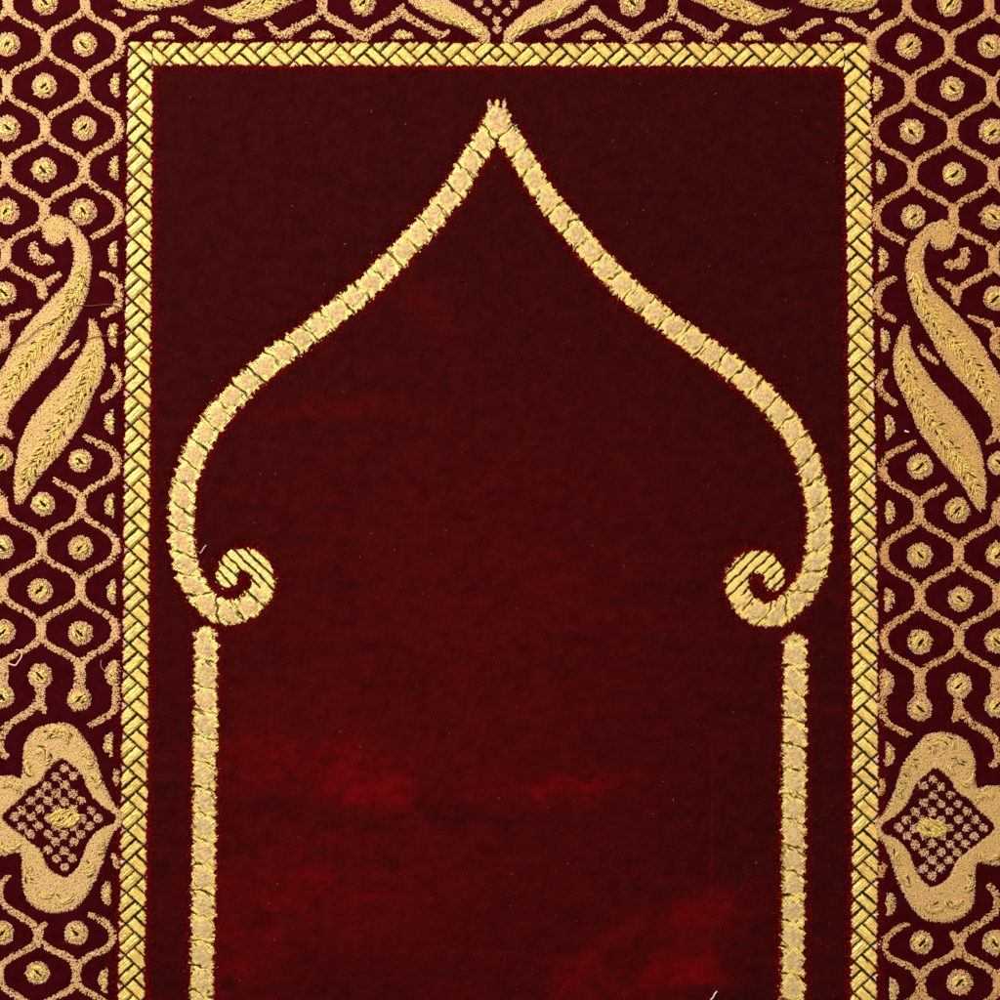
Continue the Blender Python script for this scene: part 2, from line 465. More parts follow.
def floret(cx, cy, slash, tint=BEIGE):
    r = 13.0 + RNG.normal(0, .4)
    n = 560
    a = RNG.uniform(0, 2 * np.pi, n); q = r * np.sqrt(RNG.uniform(.12, 1, n)); q = q * (1 + .07 * np.sin(9 * a + RNG.uniform(0, 6)))
    x, y = cx + q * np.cos(a), cy + q * np.sin(a)
    rad = np.stack([np.cos(a), np.sin(a)], 1); e = np.clip((q / r - .5) * 2, 0, 1)
    lean = rad * (np.where(RNG.random(n) < .4, .85, .45) * e)[:, None] + RNG.normal(0, .12, (n, 2))
    pos = np.stack([x - rad[:, 0] * 1.8, y - rad[:, 1] * 1.8, np.full(n, -DEPTH)], 1)
    stamp(sunk, [cx], [cy], r - 2.0)
    pile = strands(pos, lean, DEPTH + RNG.uniform(-.5, .8, n), RNG.uniform(.75, 1.15, n), shade(n, tint, .1, .3))
    o = build('floret', [pile], M_PILE, rug)
    # metallic stitches over the middle, all laid one way, with a dark slit
    ang = math.pi / 4 if slash == 0 else -math.pi / 4          # slit runs along this way
    u, v = scatter(-9, -9, 9, 9, 1.75)
    k = (u * u + v * v < 6.6 ** 2); u, v = u[k], v[k]
    X = cx + u * math.cos(ang) - v * math.sin(ang); Y = cy + u * math.sin(ang) + v * math.cos(ang)
    k = ~((np.abs(v) < 1.0) & (np.abs(u) < 5)); X, Y = X[k], Y[k]
    g = stitches(X, Y, np.full(len(X), ang + (0.25 if RNG.random() < .5 else -.25)), 5.2, -.6, 1.0)
    d = dark_thread(cx + RNG.normal(0, .6), cy + RNG.normal(0, .6), ang, RNG.uniform(7.5, 10.5), 1.45, 1.1)
    parts = [g, d]
    if RNG.random() < .6:
        parts.append(dark_thread(cx - 4.4 * math.sin(ang) + RNG.normal(0, 1), cy + 4.4 * math.cos(ang), ang, 4.5, .8, .9))
    build('gold_center', parts, M_GOLD, o)
    return o

def half_floret(cx, cy, fx, fy, ry=12.0):
    """part of a floret whose other half is cut off by the braid; (fx, fy) points away from the braid"""
    n = 150
    t = RNG.uniform(-math.pi / 2, math.pi / 2, n); q = np.sqrt(RNG.uniform(.05, 1, n))
    a = math.atan2(fy, fx) + t
    ext = np.where(abs(fx) > .5, 1, 1)
    if abs(fx) > .5: x = cx + 8.5 * q * np.cos(a); y = cy + ry * q * np.sin(a)
    else: x = cx + ry * q * np.cos(a); y = cy + 8.0 * q * np.sin(a)
    rad = np.stack([np.cos(a), np.sin(a)], 1)
    lean = rad * (.5 * q ** 2)[:, None] + RNG.normal(0, .16, (n, 2))
    pos = np.stack([x - rad[:, 0] * 1.2, y - rad[:, 1] * 1.2, np.full(n, -DEPTH)], 1)
    stamp(sunk, x[::3], y[::3], 1.5)
    p = strands(pos, lean, DEPTH + RNG.uniform(-1.1, .5, n), RNG.uniform(.75, 1.1, n), shade(n, BEIGE, .1, .35))
    o = build('half_floret', [p], M_PILE, rug)
    m = 16
    gx = cx + fx * 2.5 + RNG.normal(0, 1.3, m); gy = cy + fy * 2.5 + RNG.normal(0, 1.3, m)
    if abs(fx) > .5: gy += RNG.normal(0, 3, m)
    else: gx += RNG.normal(0, 4, m)
    build('gold_center', [stitches(gx, gy, np.full(m, .7), 4.0, -.9, .85)], M_GOLD, o)

# ---- leaves (left border)
LEAF_LARGE = [(62, 218), (69, 221), (77, 229), (84, 238), (89, 251), (90, 268), (87, 289), (81, 307), (70, 326), (60, 346), (50, 361),
              (37, 376), (24, 391), (14, 404), (6, 416), (2, 419), (-1, 412), (-5, 398), (-4, 385), (1, 372), (9, 358), (17, 342), (28, 326), (40, 312), (54, 297), (66, 285),
              (72, 272), (75, 257), (73, 243), (68, 234), (65, 229), (66, 236), (62, 242), (54, 244), (46, 239), (43, 230), (46, 221), (54, 216)]
LEAF_SMALL = [(90, 318), (94, 322), (99, 333), (103, 348), (104, 361), (100, 378), (92, 395), (85, 412), (80, 424), (71, 437), (60, 452),
              (47, 467), (36, 480), (28, 493), (21, 503), (17, 504), (15, 493), (15, 478), (17, 460), (21, 442), (28, 426), (37, 412), (48, 398),
              (58, 387), (68, 375), (77, 361), (84, 350), (89, 338)]
VEIN_LARGE = [(84, 268), (78, 292), (66, 314), (52, 332), (34, 352), (18, 374), (6, 398)]
VEIN_SMALL = [(96, 345), (90, 372), (80, 395), (66, 418), (50, 442), (34, 466), (23, 488)]

def leaf(name, outline, vein, f, parent, side):
    poly = catmull(tr(outline, f), 1.2, closed=True)
    v = catmull(tr(vein, f), 1.0)
    o = build(name, [pile_area(poly, CREAM * (1.0 if f is ident else WARM))], M_PILE, parent)
    # metallic stitching: short floats leaving the vein in chevrons
    seg = np.r_[0, np.cumsum(np.hypot(*np.diff(v, axis=0).T))]
    n = int(seg[-1] * 2.6)
    s = RNG.uniform(0, seg[-1], n); t = RNG.normal(0, 4.6, n)
    x = np.interp(s, seg, v[:, 0]); y = np.interp(s, seg, v[:, 1])
    tx = np.interp(s, seg, np.gradient(v[:, 0])); ty = np.interp(s, seg, np.gradient(v[:, 1]))
    a = np.arctan2(ty, tx); nx, ny = -np.sin(a), np.cos(a)
    x = x + nx * t; y = y + ny * t
    d, _ = nearest(poly, x, y); k = inside(poly, x, y) & (d > 3.5)
    x, y, a, t = x[k], y[k], a[k], t[k]
    st = stitches(x, y, a + np.sign(t) * 0.55 + np.pi, 5.5, .1, .85, GOLD * .97)
    parts = [st]
    for q in np.arange(8, seg[-1] - 6, 7.0):
        j = int(np.searchsorted(seg, q)); j = min(j, len(v) - 2)
        aa = math.atan2(v[j + 1, 1] - v[j - 1, 1], v[j + 1, 0] - v[j - 1, 0])
        for sg in (-1, 1):
            if RNG.random() < .9:
                off = RNG.uniform(1.0, 5.5) * sg
                parts.append(dark_thread(v[j, 0] - math.sin(aa) * off + RNG.normal(0, 1.2), v[j, 1] + math.cos(aa) * off + RNG.normal(0, 1.2), aa + sg * .5 + RNG.normal(0, .25), RNG.uniform(3.0, 6.0), .9, 1.1))
    build('gold_vein', parts, M_GOLD, o)
    return o

# ---- medallion (left border)
MED_OUT = [(60, 724), (68, 725), (75, 729), (82, 738), (88, 746), (94, 755), (97, 765), (100, 775), (104, 786), (109, 797), (114, 806), (120, 812), (121, 818),
           (120, 825), (113, 831), (109, 840), (105, 850), (101, 864), (95, 878), (89, 890), (82, 900), (74, 908), (64, 911), (50, 912), (38, 908), (30, 902), (25, 894),
           (23, 880), (23, 865), (21, 853), (13, 852), (5, 855), (-6, 853), (-15, 846), (-19, 836), (-13, 825), (-9, 818), (-13, 810), (-19, 799), (-15, 787), (-6, 778), (5, 777),
           (13, 777), (18, 780), (22, 778), (24, 765), (24, 752), (27, 742), (32, 733), (40, 728), (50, 725)]
MED_IN = [(62, 758), (67, 760), (73, 765), (79, 770), (84, 777), (88, 787), (93, 796), (99, 802), (106, 808), (113, 812), (117, 818), (113, 825), (106, 828), (99, 832), (92, 838), (87, 848),
          (83, 859), (79, 867), (73, 874), (66, 879), (59, 877), (52, 873), (46, 867), (42, 858), (38, 850), (32, 846), (25, 840), (17, 834), (9, 828), (3, 822), (1, 817), (4, 812),
          (9, 807), (15, 802), (21, 796), (28, 788), (36, 784), (42, 777), (45, 771), (50, 766), (56, 760)]
def medallion(f):
    out = catmull(tr(MED_OUT, f), 1.2, closed=True); inn = catmull(tr(MED_IN, f), 1.2, closed=True)
    e = bpy.data.objects.new('medallion', None); COL.objects.link(e); e.parent = rug
    hole = lambda x, y: inside(inn, x, y)
    fr = pile_area(out, CREAM * (1.0 if f is ident else WARM ** .5), hole=hole)
    # rim of the hole splays inward as well: a thin fringe
    k = RNG.integers(0, len(inn), 900); g = inn[k] + RNG.normal(0, .6, (900, 2))
    c = inn.mean(0); dv = c - g; dv /= np.linalg.norm(dv, axis=1, keepdims=True)
    fringe = strands(np.c_[g - dv * 1.0, np.full(900, -DEPTH)], dv * .25 + RNG.normal(0, .15, (900, 2)), DEPTH - .5 + RNG.uniform(-1, .5, 900), .9, shade(900, BEIGE, .1, .3))
    build('petal_frame', [fr, fringe], M_PILE, e)
    parts = []
    for k in range(-7, 8):
        for j in range(-5, 6):
            x = 64.5 + 17 * j + (8.5 if k % 2 else 0); y = 818 + 8.2 * k
            px, py = (float(q) for q in f(x + RNG.normal(0, .5), y + RNG.normal(0, .5)))
            if not inside(inn, np.array([px]), np.array([py]))[0]: continue
            d, _ = nearest(inn, np.array([px]), np.array([py]))
            if d[0] < 5.6 or abs(x - 64.5) < 14 and abs(y - 818) < 7: continue
            n = 90
            a = RNG.uniform(0, 2 * np.pi, n); q = RNG.uniform(4.6, 5.3) * np.sqrt(RNG.random(n)) * (1 + .38 * np.cos(4 * a - np.pi + RNG.normal(0, .45)))
            gx, gy = px + q * np.cos(a), py + q * np.sin(a) * .85
            stamp(sunk, [px], [py], 3.4)
            parts.append(strands(np.stack([gx, gy, np.full(n, -DEPTH)], 1), np.stack([np.cos(a), np.sin(a)], 1) * (.06 * q)[:, None] + RNG.normal(0, .12, (n, 2)), DEPTH - .3 + RNG.uniform(-1, .6, n), RNG.uniform(.75, 1.05, n), shade(n, BEIGE, .1, .45)))
    ux, uy = scatter(inn[:, 0].min(), inn[:, 1].min(), inn[:, 0].max(), inn[:, 1].max(), 1.5)
    ok = inside(inn, ux, uy); ux, uy = ux[ok], uy[ok]; n = len(ux)      # red pile standing between the tan tufts
    parts.append(strands(np.stack([ux, uy, np.full(n, -DEPTH)], 1), RNG.normal(0, .3, (n, 2)), RNG.uniform(3.6, 5.0, n), RNG.uniform(.4, .7, n), NAP[None] * RNG.uniform(.5, 1.0, (n, 1))))
    rx, ry = (float(q) for q in f(101, 819))
    n = 110; a = RNG.uniform(0, 2 * np.pi, n)
    parts.append(strands(np.stack([rx + 7.5 * np.cos(a) + RNG.normal(0, 1, n), ry + 4.6 * np.sin(a) + RNG.normal(0, .7, n), np.full(n, -DEPTH)], 1), RNG.normal(0, .15, (n, 2)), DEPTH - .3, .9, shade(n, BEIGE, .1, .4)))
    build('checkered_blossom', parts, M_PILE, e)
    # the gold heart and the swirls stitched on the frame
    cx, cy = (float(q) for q in f(65, 818))
    u, v = scatter(-15, -10, 15, 10, 1.8); k = (u / 14) ** 2 + (v / 8.5) ** 2 < 1; u, v = u[k], v[k]
    mirrored = f is not ident
    ang = (0.55 if mirrored else -0.55)
    g = [stitches(cx + u, cy + v, np.full(len(u), ang), 5.5, -.4, 1.0)]
    g.append(dark_thread(cx - 4, cy + 1, ang, 8, 1.2, 1.2)); g.append(dark_thread(cx + 5, cy - 3, ang, 6, .9, 1.2))
    build('gold_center', g, M_GOLD, e)
    g = []
    for (sx, sy, rad, a0, a1) in ((60, 741, 8, -2.6, .2), (41, 758, 8, -2.2, .9), (86, 760, 7, -2.2, 1.0), (58, 741, 14, -2.9, -.4), (34, 766, 9, 1.6, 3.6), (92, 782, 7, -1.5, .8), (45, 888, 9, .6, 2.8), (64, 892, 10, .2, 2.4),
                          (84, 868, 9, -.6, 1.0), (33, 874, 7, 1.7, 4.4), (96, 847, 7, -.7, 1.2), (12, 792, 9, -2.5, .0), (9, 842, 9, .3, 3.0)):
        n = int(rad * 5.5); a = np.linspace(a0, a1, n); rr = rad * .9 + RNG.normal(0, 1.3, n)
        qx, qy = f(sx + rr * np.cos(a), sy + rr * np.sin(a))
        th = np.arctan2(np.cos(a) * 1.0, -np.sin(a) * (1 if f is ident else -1))
        ok = inside(out, qx, qy) & ~inside(inn, qx, qy)
        if ok.sum() < 4: continue
        g = [stitches(qx[ok], qy[ok], th[ok] + .4, 4.6, .35, .8, GOLD * .5 + CREAM * .5)]
        for q in range(4):
            i = RNG.integers(0, n)
            if ok[i]: g.append(dark_thread(qx[i] + RNG.normal(0, 1.5), qy[i] + RNG.normal(0, 1.5), th[i] + RNG.normal(0, .3), RNG.uniform(3.5, 6.5), .75, 1.1))
        build('gold_swirl', g, M_GOLD, e)

for f in (ident, mir):
    tone = 1.0 if f is ident else WARM
    ls = [pile_line(tr(np.asarray(p)[:, :2], f), wd, BEIGE * tone) for p, wd in lattice_lines()]
    build('lattice', ls, M_PILE, rug)
    for x, y, s in floret_spots():
        px, py = (float(q) for q in f(x, y))
        if X0 + 14 < px < X1 - 14 and Y0 + 14 < py < Y1 - 14:
            floret(px, py, s if f is ident else 1 - s, BEIGE * (1.0 if f is ident else WARM ** .5))
    for x, y in HALF_SPOTS:
        px, py = (float(q) for q in f(x, y)); half_floret(px, py, -1 if f is ident else 1, 0)
    leaf('curled_leaf', LEAF_LARGE, VEIN_LARGE, f, rug, 1)
    leaf('slender_leaf', LEAF_SMALL, VEIN_SMALL, f, rug, 1)
    build('comma_sprig', [pile_line(tr([(34, 243), (33, 252), (38, 259), (46, 260), (53, 258)], f), (6, 8.5, 9.5, 9, 6), BEIGE * tone)], M_PILE, rug)
    medallion(f)

# ---- the top border
def tmir(x, y):
    return 995.3 - np.asarray(x, float) + np.clip((497 - np.asarray(x)) / 370, 0, 1) * -0.5, np.asarray(y, float) + np.clip((497 - np.asarray(x)) / 370, 0, 1) * 2
TOP_LINES = [([(115, 9), (119, 12), (125, 15)], (7, 6, 3)),
             ([(104, 22), (112, 26), (119, 33), (122, 38)], (6, 6, 6, 5)), ([(122, 37), (129, 31), (140, 26), (147, 20), (158, 18)], (6, 6, 6, 7, 4)),
             ([(172, 19), (181, 20), (188, 25), (196, 30), (203, 35)], (4, 6, 6, 6, 8)), ([(203, 35), (209, 30), (215, 27)], (7, 5, 3)),
             ([(267, 22), (272, 28), (278, 34), (284, 36), (290, 31), (302, 24), (318, 16)], (4, 6, 7, 8, 6, 6, 6)), ([(322, -8), (322, 4), (322, 14)], (8, 9, 10)),
             ([(326, 15), (336, 21), (348, 27), (357, 34), (363, 37), (370, 31), (382, 24), (392, 18), (400, 10)], (7, 6, 6, 7, 9, 7, 6, 6, 8)),
             ([(401, 4), (402, 12), (410, 18), (420, 24), (430, 28), (438, 34), (446, 34), (449, 30)], (4, 8, 6, 6, 6, 7, 6, 3))]
TOP_TEAR = [(119, 0), (123, 4), (130, 7), (142, 9), (155, 8.5), (166, 6), (178, 4), (190, 1), (196, -4), (186, -14), (170, -22), (150, -26), (130, -20), (118, -9)]
TOP_LEAF = [(204, 8), (209, 12), (216, 15), (225, 19), (233, 22), (241, 22.5), (252, 19), (262, 17), (271, 14), (280, 8), (290, 3), (302, -2), (312, -10), (318, -20), (300, -18), (276, -11), (258, -4), (246, 1), (235, 6), (226, 9), (216, 10), (208, 7)]
TOP_MED = [(405, -6), (413, 4), (422, 10), (434, 17), (447, 22), (458, 25), (469, 31), (478, 37), (484, 42), (489, 41), (489, 33), (483, 25), (474, 18), (464, 10), (454, 5), (447, 0), (440, -8), (436, -22), (432, -40), (415, -36), (402, -22)]
for f in (ident, tmir):
    build('lattice', [pile_line(tr(p, f), wd) for p, wd in TOP_LINES], M_PILE, rug)
    leaf('tear_drop', TOP_TEAR, [(126, 1), (150, 1), (184, -3)], f, rug, 1)
    leaf('slender_leaf', TOP_LEAF, [(222, 14), (245, 11), (268, 5), (296, -7)], f, rug, 1)
    for x in (163, 243, 322, 403):
        px, py = (float(q) for q in f(x, 38)); half_floret(px, py, 0, -1, 11)
    px, py = (float(q) for q in f(363, 3)); floret(px, py, 1 if f is ident else 0)
tm = bpy.data.objects.new('medallion', None); COL.objects.link(tm); tm.parent = rug
for f in (ident, lambda x, y: (994 - np.asarray(x), y)): build('petal_frame', [pile_area(catmull(tr(TOP_MED, f), 1.2, closed=True))], M_PILE, tm)
bl = []
for x, y in ((478, 3), (497, 1), (515, 3), (487, 11), (507, 11), (497, 20), (497, 29), (468, -6), (487, -7), (507, -7), (526, -6), (463, -13), (497, -15), (531, -13)):
    n = 90; a = RNG.uniform(0, 2 * np.pi, n); q = 5.6 * np.sqrt(RNG.random(n)) * (1 + .25 * np.cos(4 * a))
    stamp(sunk, [x], [y], 3.4)
    bl.append(strands(np.stack([x + q * np.cos(a), y + q * np.sin(a) * .8, np.full(n, -DEPTH)], 1), RNG.normal(0, .16, (n, 2)), DEPTH - .3 + RNG.uniform(-1, .6, n), RNG.uniform(.75, 1.05, n), shade(n, BEIGE, .1, .45)))
build('checkered_blossom', bl, M_PILE, tm)
for sg in (-1, 1):
    u = RNG.uniform(0, 1, 60); x = 497 + sg * (14 + u * 60); y = 34 - u * 27 + RNG.normal(0, 2, 60)
    build('gold_swirl', [stitches(x, y, np.full(60, -sg * .5), 5, .5, .85)], M_GOLD, tm)

# ------------------------------------------------------------------ braid: herringbone of flat metallic pads on a dark ground
PB = 31.2
def braid_field(t, s):
    """t across 0..25.5, s along; returns height and colour"""
    ss = s + .55 * N2(t * 1.3, s * 1.3) ; tt = t + .5 * N2(s * 1.3 + 90, t * 1.3)
    per = lambda d: np.abs((d + PB / 2) % PB - PB / 2)
    y1 = .95 * tt + 17; y2 = 29 - .97 * tt
    d1 = per(ss - y1) * .72; d2 = per(ss - y2) * .72
    d3 = np.where(tt < 14.8, per(ss - (14 - .965 * tt)) * .72, 9.); d4 = np.where(tt > 14.2, per(ss - (15 + .95 * (tt - 14.5))) * .72, 9.)
    d = np.minimum(np.minimum(d1, d2), np.minimum(d3, d4))
    a = (ss - y1) % PB; b = (ss - y2) % PB
    left = tt < 6.3; right = tt > 22.5
    tri = (left & (a < b)) | (right & (b < a))
    slash = np.where(left, True, np.where(right, False, a < b))        # True: pads lying like /
    along = np.where(slash, (tt - ss), (tt + ss)) / math.sqrt(2)       # travel along the pad
    across = np.where(slash, (tt + ss), (tt - ss)) / math.sqrt(2)
    rib = np.cos(across * 2 * np.pi / 2.6 + 1.2 * N5(t, s))
    q = np.clip((d - .85) / 2.6, 0, 1)
    h = -3.4 + 3.0 * np.sqrt(np.clip(1 - (1 - q) ** 2, 0, 1)) +   .50 * rib * q + .30 * N2(along * .8, across * 2)
    h = np.where(tri, h - .5, h)
    edge = np.minimum(t, 25.5 - t); h = np.where(edge < 1.2, h - (1.2 - edge) * 1.0, h)
    k = np.clip((d - .82 + .3 * rib) / .6, 0, 1)[..., None]
    gold = GOLD * np.array((1.0, .97, .9)) * (.97 + .10 * N25(t * 2 + 300, s)[..., None] + .16 * N5(t + 300, s)[..., None] + .16 * rib[..., None] + .12 * N2(along * .6, across * 1.6)[..., None])
    gold = np.where(tri[..., None], PINKISH * 1.05, gold)
    gold = np.where((edge < 2.0)[..., None], gold * .55 + PINKISH * .45, gold)
    return h, np.concatenate([np.clip(DARK * (1 - k) + gold * k, .004, .97), k * np.where(tri, .3, 1.)[..., None]], -1)

def grid_faces(m, n):
    i = np.arange(m * n).reshape(m, n)
    return np.stack([i[:-1, :-1].ravel(), i[1:, :-1].ravel(), i[1:, 1:].ravel(), i[:-1, 1:].ravel()], 1)
BX = dict(y=[-100, 60, 200, 430, 640, 850, 1000, 1100], l=[128, 127.3, 126, 124, 122.3, 120, 117.6, 116], lw=[25, 25.3, 25.8, 26.0, 26.6, 26.6, 26.4, 26.4],
          r=[869.5, 871, 872.3, 875.5, 878.5, 878.8, 877.2, 876], rw=[26.4, 26.8, 26.0, 26.2, 26.4, 26.6, 26.6, 26.6])
ST = .6
def side_braid(left):
    s = np.arange(41.8 if left else 42.8, Y1, ST); t = np.arange(0, 25.51, ST)
    S, T = np.meshgrid(s, t, indexing='ij')
    h, c = braid_field(T, S + (3 if left else 12))
    jag = 1.4 * N2(S * 1.4, T * 0 + (7 if left else 70))
    if left: x = np.interp(S, BX['y'], BX['l']) + T / 25.5 * np.interp(S, BX['y'], BX['lw'])
    else: x = np.interp(S, BX['y'], BX['r']) - T / 25.5 * np.interp(S, BX['y'], BX['rw'])
    e = np.clip((np.abs(T - 12.75) - 10.5) / 2.2, 0, 1)
    x = x + e * jag * np.sign(T - 12.75)
    F = grid_faces(*S.shape)
    if not left: F = F[:, ::-1]
    for q in s[::3]:
        pass
    o = mesh_obj('braid_trim', np.stack([x.ravel(), S.ravel(), h.ravel()], 1), F, c.reshape(-1, 4), M_GOLD, rug)
    for q, a, b in zip(s[::2], x[::2].min(1), x[::2].max(1)):
        stamp(band_map, np.arange(a + 1, b, 1.0), np.full(len(np.arange(a + 1, b, 1.0)), q), .8)
side_braid(True); side_braid(False)
xs = np.arange(127.3 + 25.5, 871 - 26.4, ST); t = np.arange(0, 25.51, ST)
S, T = np.meshgrid(xs, t, indexing='ij')
SM = np.where(S < 497, S - 497, 497 - S)
h, c = braid_field(25.5 - T, SM + 8)
y = 41.6 + (S - 128) / 743 * 1.4 + T / 25.5 * 23.4 + np.clip((np.abs(T - 12.75) - 10.5) / 2.2, 0, 1) * 1.4 * N2(S * 1.4, T * 0 + 40) * np.sign(T - 12.75)
mesh_obj('braid_trim', np.stack([S.ravel(), y.ravel(), h.ravel()], 1), grid_faces(*S.shape)[:, ::-1], c.reshape(-1, 4), M_GOLD, rug)
for q in np.arange(127, 872, 1.2):
    stamp(band_map, np.full(22, q), np.arange(43, 65, 1.0) + (q - 128) / 743 * 1.4, .8)

# ------------------------------------------------------------------ arch and pillars
ARCH_LEFT = [(497, 118), (489, 132), (481, 145), (470, 163), (459, 183), (446, 201), (433, 217), (420, 232), (405, 248), (388, 266), (368, 286), (348, 303), (327, 319), (305, 336), (283, 352), (262, 369), (243, 386),
             (227, 403), (213, 421), (202, 439), (193, 457), (186, 478), (182, 500), (181, 522), (182, 545), (186, 566), (193, 585), (203, 600), (217, 610), (232, 613), (245, 609), (256, 599), (262.5, 586), (262, 573), (255, 563), (244, 559.5), (234, 562), (228, 569), (227, 577)]
ARCH_RIGHT = [(497, 118), (506, 132), (515, 146), (526, 164), (537, 182), (549, 200), (563, 218), (577, 235), (592, 252), (608, 270), (629, 290), (650, 308), (672, 325), (695, 342), (717, 357), (738, 373), (757, 389),
              (774, 406), (789, 425), (800, 443), (808, 461), (814, 481), (818.5, 504), (820, 526), (818.5, 549), (814, 570), (805, 588), (795, 601), (781, 612), (766, 615), (753, 611), (743, 601), (737, 588), (738, 576), (745, 566), (755, 562), (765, 564), (772, 571), (774, 579)]
def path_info(pts):
    c = catmull(pts, .7); seg = np.r_[0, np.cumsum(np.hypot(*np.diff(c, axis=0).T))]
    g = np.gradient(c, axis=0); g /= np.linalg.norm(g, axis=1, keepdims=True)
    return c, seg, g

def band_raster(paths, cell, step, width_fn, stripes, disc_r, phase):
    """woven band as one height-field mesh; returns V, F, C"""
    allp = np.vstack([p[0] for p in paths])
    x0, y0 = allp.min(0) - 20; x1, y1 = allp.max(0) + 20
    nx = int((x1 - x0) / step) + 1; ny = int((y1 - y0) / step) + 1
    best = np.full((ny, nx), 1e9); sid = np.zeros((ny, nx)); tt = np.zeros((ny, nx)); dirx = np.zeros((ny, nx)); diry = np.zeros((ny, nx)); who = np.zeros((ny, nx), int)
    R = int(20 / step)
    for pi, (c, seg, g) in enumerate(paths):
        for k in range(0, len(c)):
            j = int((c[k, 0] - x0) / step); i = int((c[k, 1] - y0) / step)
            i0, i1, j0, j1 = max(0, i - R), min(ny, i + R), max(0, j - R), min(nx, j + R)
            X = x0 + np.arange(j0, j1)[None] * step - c[k, 0]; Y = y0 + np.arange(i0, i1)[:, None] * step - c[k, 1]
            d = X * X + Y * Y; m = d < best[i0:i1, j0:j1]
            best[i0:i1, j0:j1][m] = d[m]; sid[i0:i1, j0:j1][m] = seg[k]; who[i0:i1, j0:j1][m] = pi
            tt[i0:i1, j0:j1][m] = (X * -g[k, 1] + Y * g[k, 0])[m]; dirx[i0:i1, j0:j1][m] = g[k, 0]; diry[i0:i1, j0:j1][m] = g[k, 1]
    D = np.sqrt(best); X, Y = np.meshgrid(x0 + np.arange(nx) * step, y0 + np.arange(ny) * step)
    T = np.where(np.abs(tt) > D + .01, D, np.abs(tt)) * np.sign(tt)
    hw = width_fn(sid, who)
    jag = 2.0 * N2(X * 1.1, Y * 1.1) + 1.2 * N1(X * 1.1 + 50, Y * 1.1) + np.where(sid < stripes['curl'] - 90, 1.15, .3) * np.cos(4 * np.pi * (sid + phase[0]) / cell + .8) + 1.5 * N5(X * .9, Y * .9 + 33)
    keep = (D < hw + jag)
    sl = np.where(who == 0, 1.0, -1.0)                    # threads run like \ on the left, / on the right
    dT = (dirx + diry * sl) / math.sqrt(2); dN = (-diry + dirx * sl) / math.sqrt(2)
    k = np.clip(dT / np.where(np.abs(dN) < .25, .25 * np.sign(dN + 1e-9), dN), -.75, .75)
    cc = (sid - T * k * stripes['skew'] + stripes.get('bow', 0) * (T / 12.5) ** 2 + 2.0 * N5(X * .7 + 60, Y * .7) + phase[0] + (phase[1] - phase[0]) * (who == 1)) / cell + .035 * N5(X, Y)
    fr = cc - np.floor(cc); dl = np.minimum(fr, 1 - fr) * cell * stripes['sharp']
    gap_on = np.clip(np.abs(T) / hw * 1.3 + .35 + .9 * N5(X + 200, Y), 0, 1)          # slits open mostly towards the rims
    dl = dl / np.clip(gap_on, .35, 1)
    su = (fr - .5) * cell; rd = np.sqrt(su ** 2 + T ** 2) / disc_r + .16 * N2(X, Y) + .14 * N1(X * .9 + 5, Y * .9) + .10 * N5(X + 9, Y + 40)
    disc = np.clip((1.05 - rd) / .18, 0, 1)
    half = np.abs(fr - .5) * cell + np.clip((.80 - np.abs(T) / hw) * 30, 0, 9)      # short notches at the rims between the slits
    dl = np.minimum(dl, half + .3)
    curl = np.clip((sid - stripes['curl']) / 6, 0, 1)
    gs = (X - sl * Y) / math.sqrt(2); q = (gs / 8.6 + .1 * N5(X, Y)); qf = q - np.floor(q); ds = np.minimum(qf, 1 - qf) * 8.6
    disc = disc * (1 - curl); dl = dl * (1 - curl) + ds * curl
    rib = np.cos((X + sl * Y) / math.sqrt(2) * 2 * np.pi / 2.5 + 1.5 * N5(X, Y)) * (1 - disc)
    rim = np.clip((hw + jag - D) / 3.0, 0, 1)
    brk = np.clip(stripes['solid'] + 1.2 * N5(X * .8 + 77, Y * .8), 0, 1)
    line = 1 - (1 - np.clip((dl - .75 - .35 * N2(X, Y)) / .8, 0, 1)) * np.where(curl > .5, 1, brk)
    h = -4.2 + 2.9 * np.sqrt(np.clip(1 - (1 - rim) ** 2, 0, 1)) - 1.5 * (1 - line) + disc * (.9 * np.sqrt(np.clip(1 - rd ** 2, 0, 1)) + .35 * N1(X, Y)) + .32 * rib + .35 * N2(X * .9, Y * .9)
    gold = GOLD * (1 + .16 * N5(X + 500, Y) + .12 * rib)[..., None]
    gold = np.where((rim < .55)[..., None], gold * .6 + PINKISH * .42, gold)
    tan = TAN * (1 + .16 * N2(X, Y) + .14 * N1(X * .8, Y * .8) + .10 * N5(X + 30, Y + 80))[..., None]
    col = gold * (1 - disc[..., None]) + tan * disc[..., None]
    # a few dark weft threads show between the gold floats, laid the same way as the slits
    ga, gb = (X + sl * Y) / math.sqrt(2), (X - sl * Y) / math.sqrt(2)
    speck = (N2(ga * .42 + 11, gb * 1.7) > .50) & (disc < .5) & (curl < .5)
    lk = np.where(speck, .18, line)[..., None]
    col = np.clip(DARK * (1 - lk) + col * lk, .004, .97)
    idx = -np.ones((ny, nx), int)
    fk = keep[:-1, :-1] & keep[1:, :-1] & keep[1:, 1:] & keep[:-1, 1:]
    used = np.zeros((ny, nx), bool); used[:-1, :-1] |= fk; used[1:, :-1] |= fk; used[1:, 1:] |= fk; used[:-1, 1:] |= fk
    idx[used] = np.arange(used.sum())
    F = np.stack([idx[:-1, :-1][fk], idx[1:, :-1][fk], idx[1:, 1:][fk], idx[:-1, 1:][fk]], 1)
    return np.stack([X[used], Y[used], h[used]], 1), F, np.c_[col[used], (np.clip(line, 0, 1) * (1 - .9 * disc))[used]]

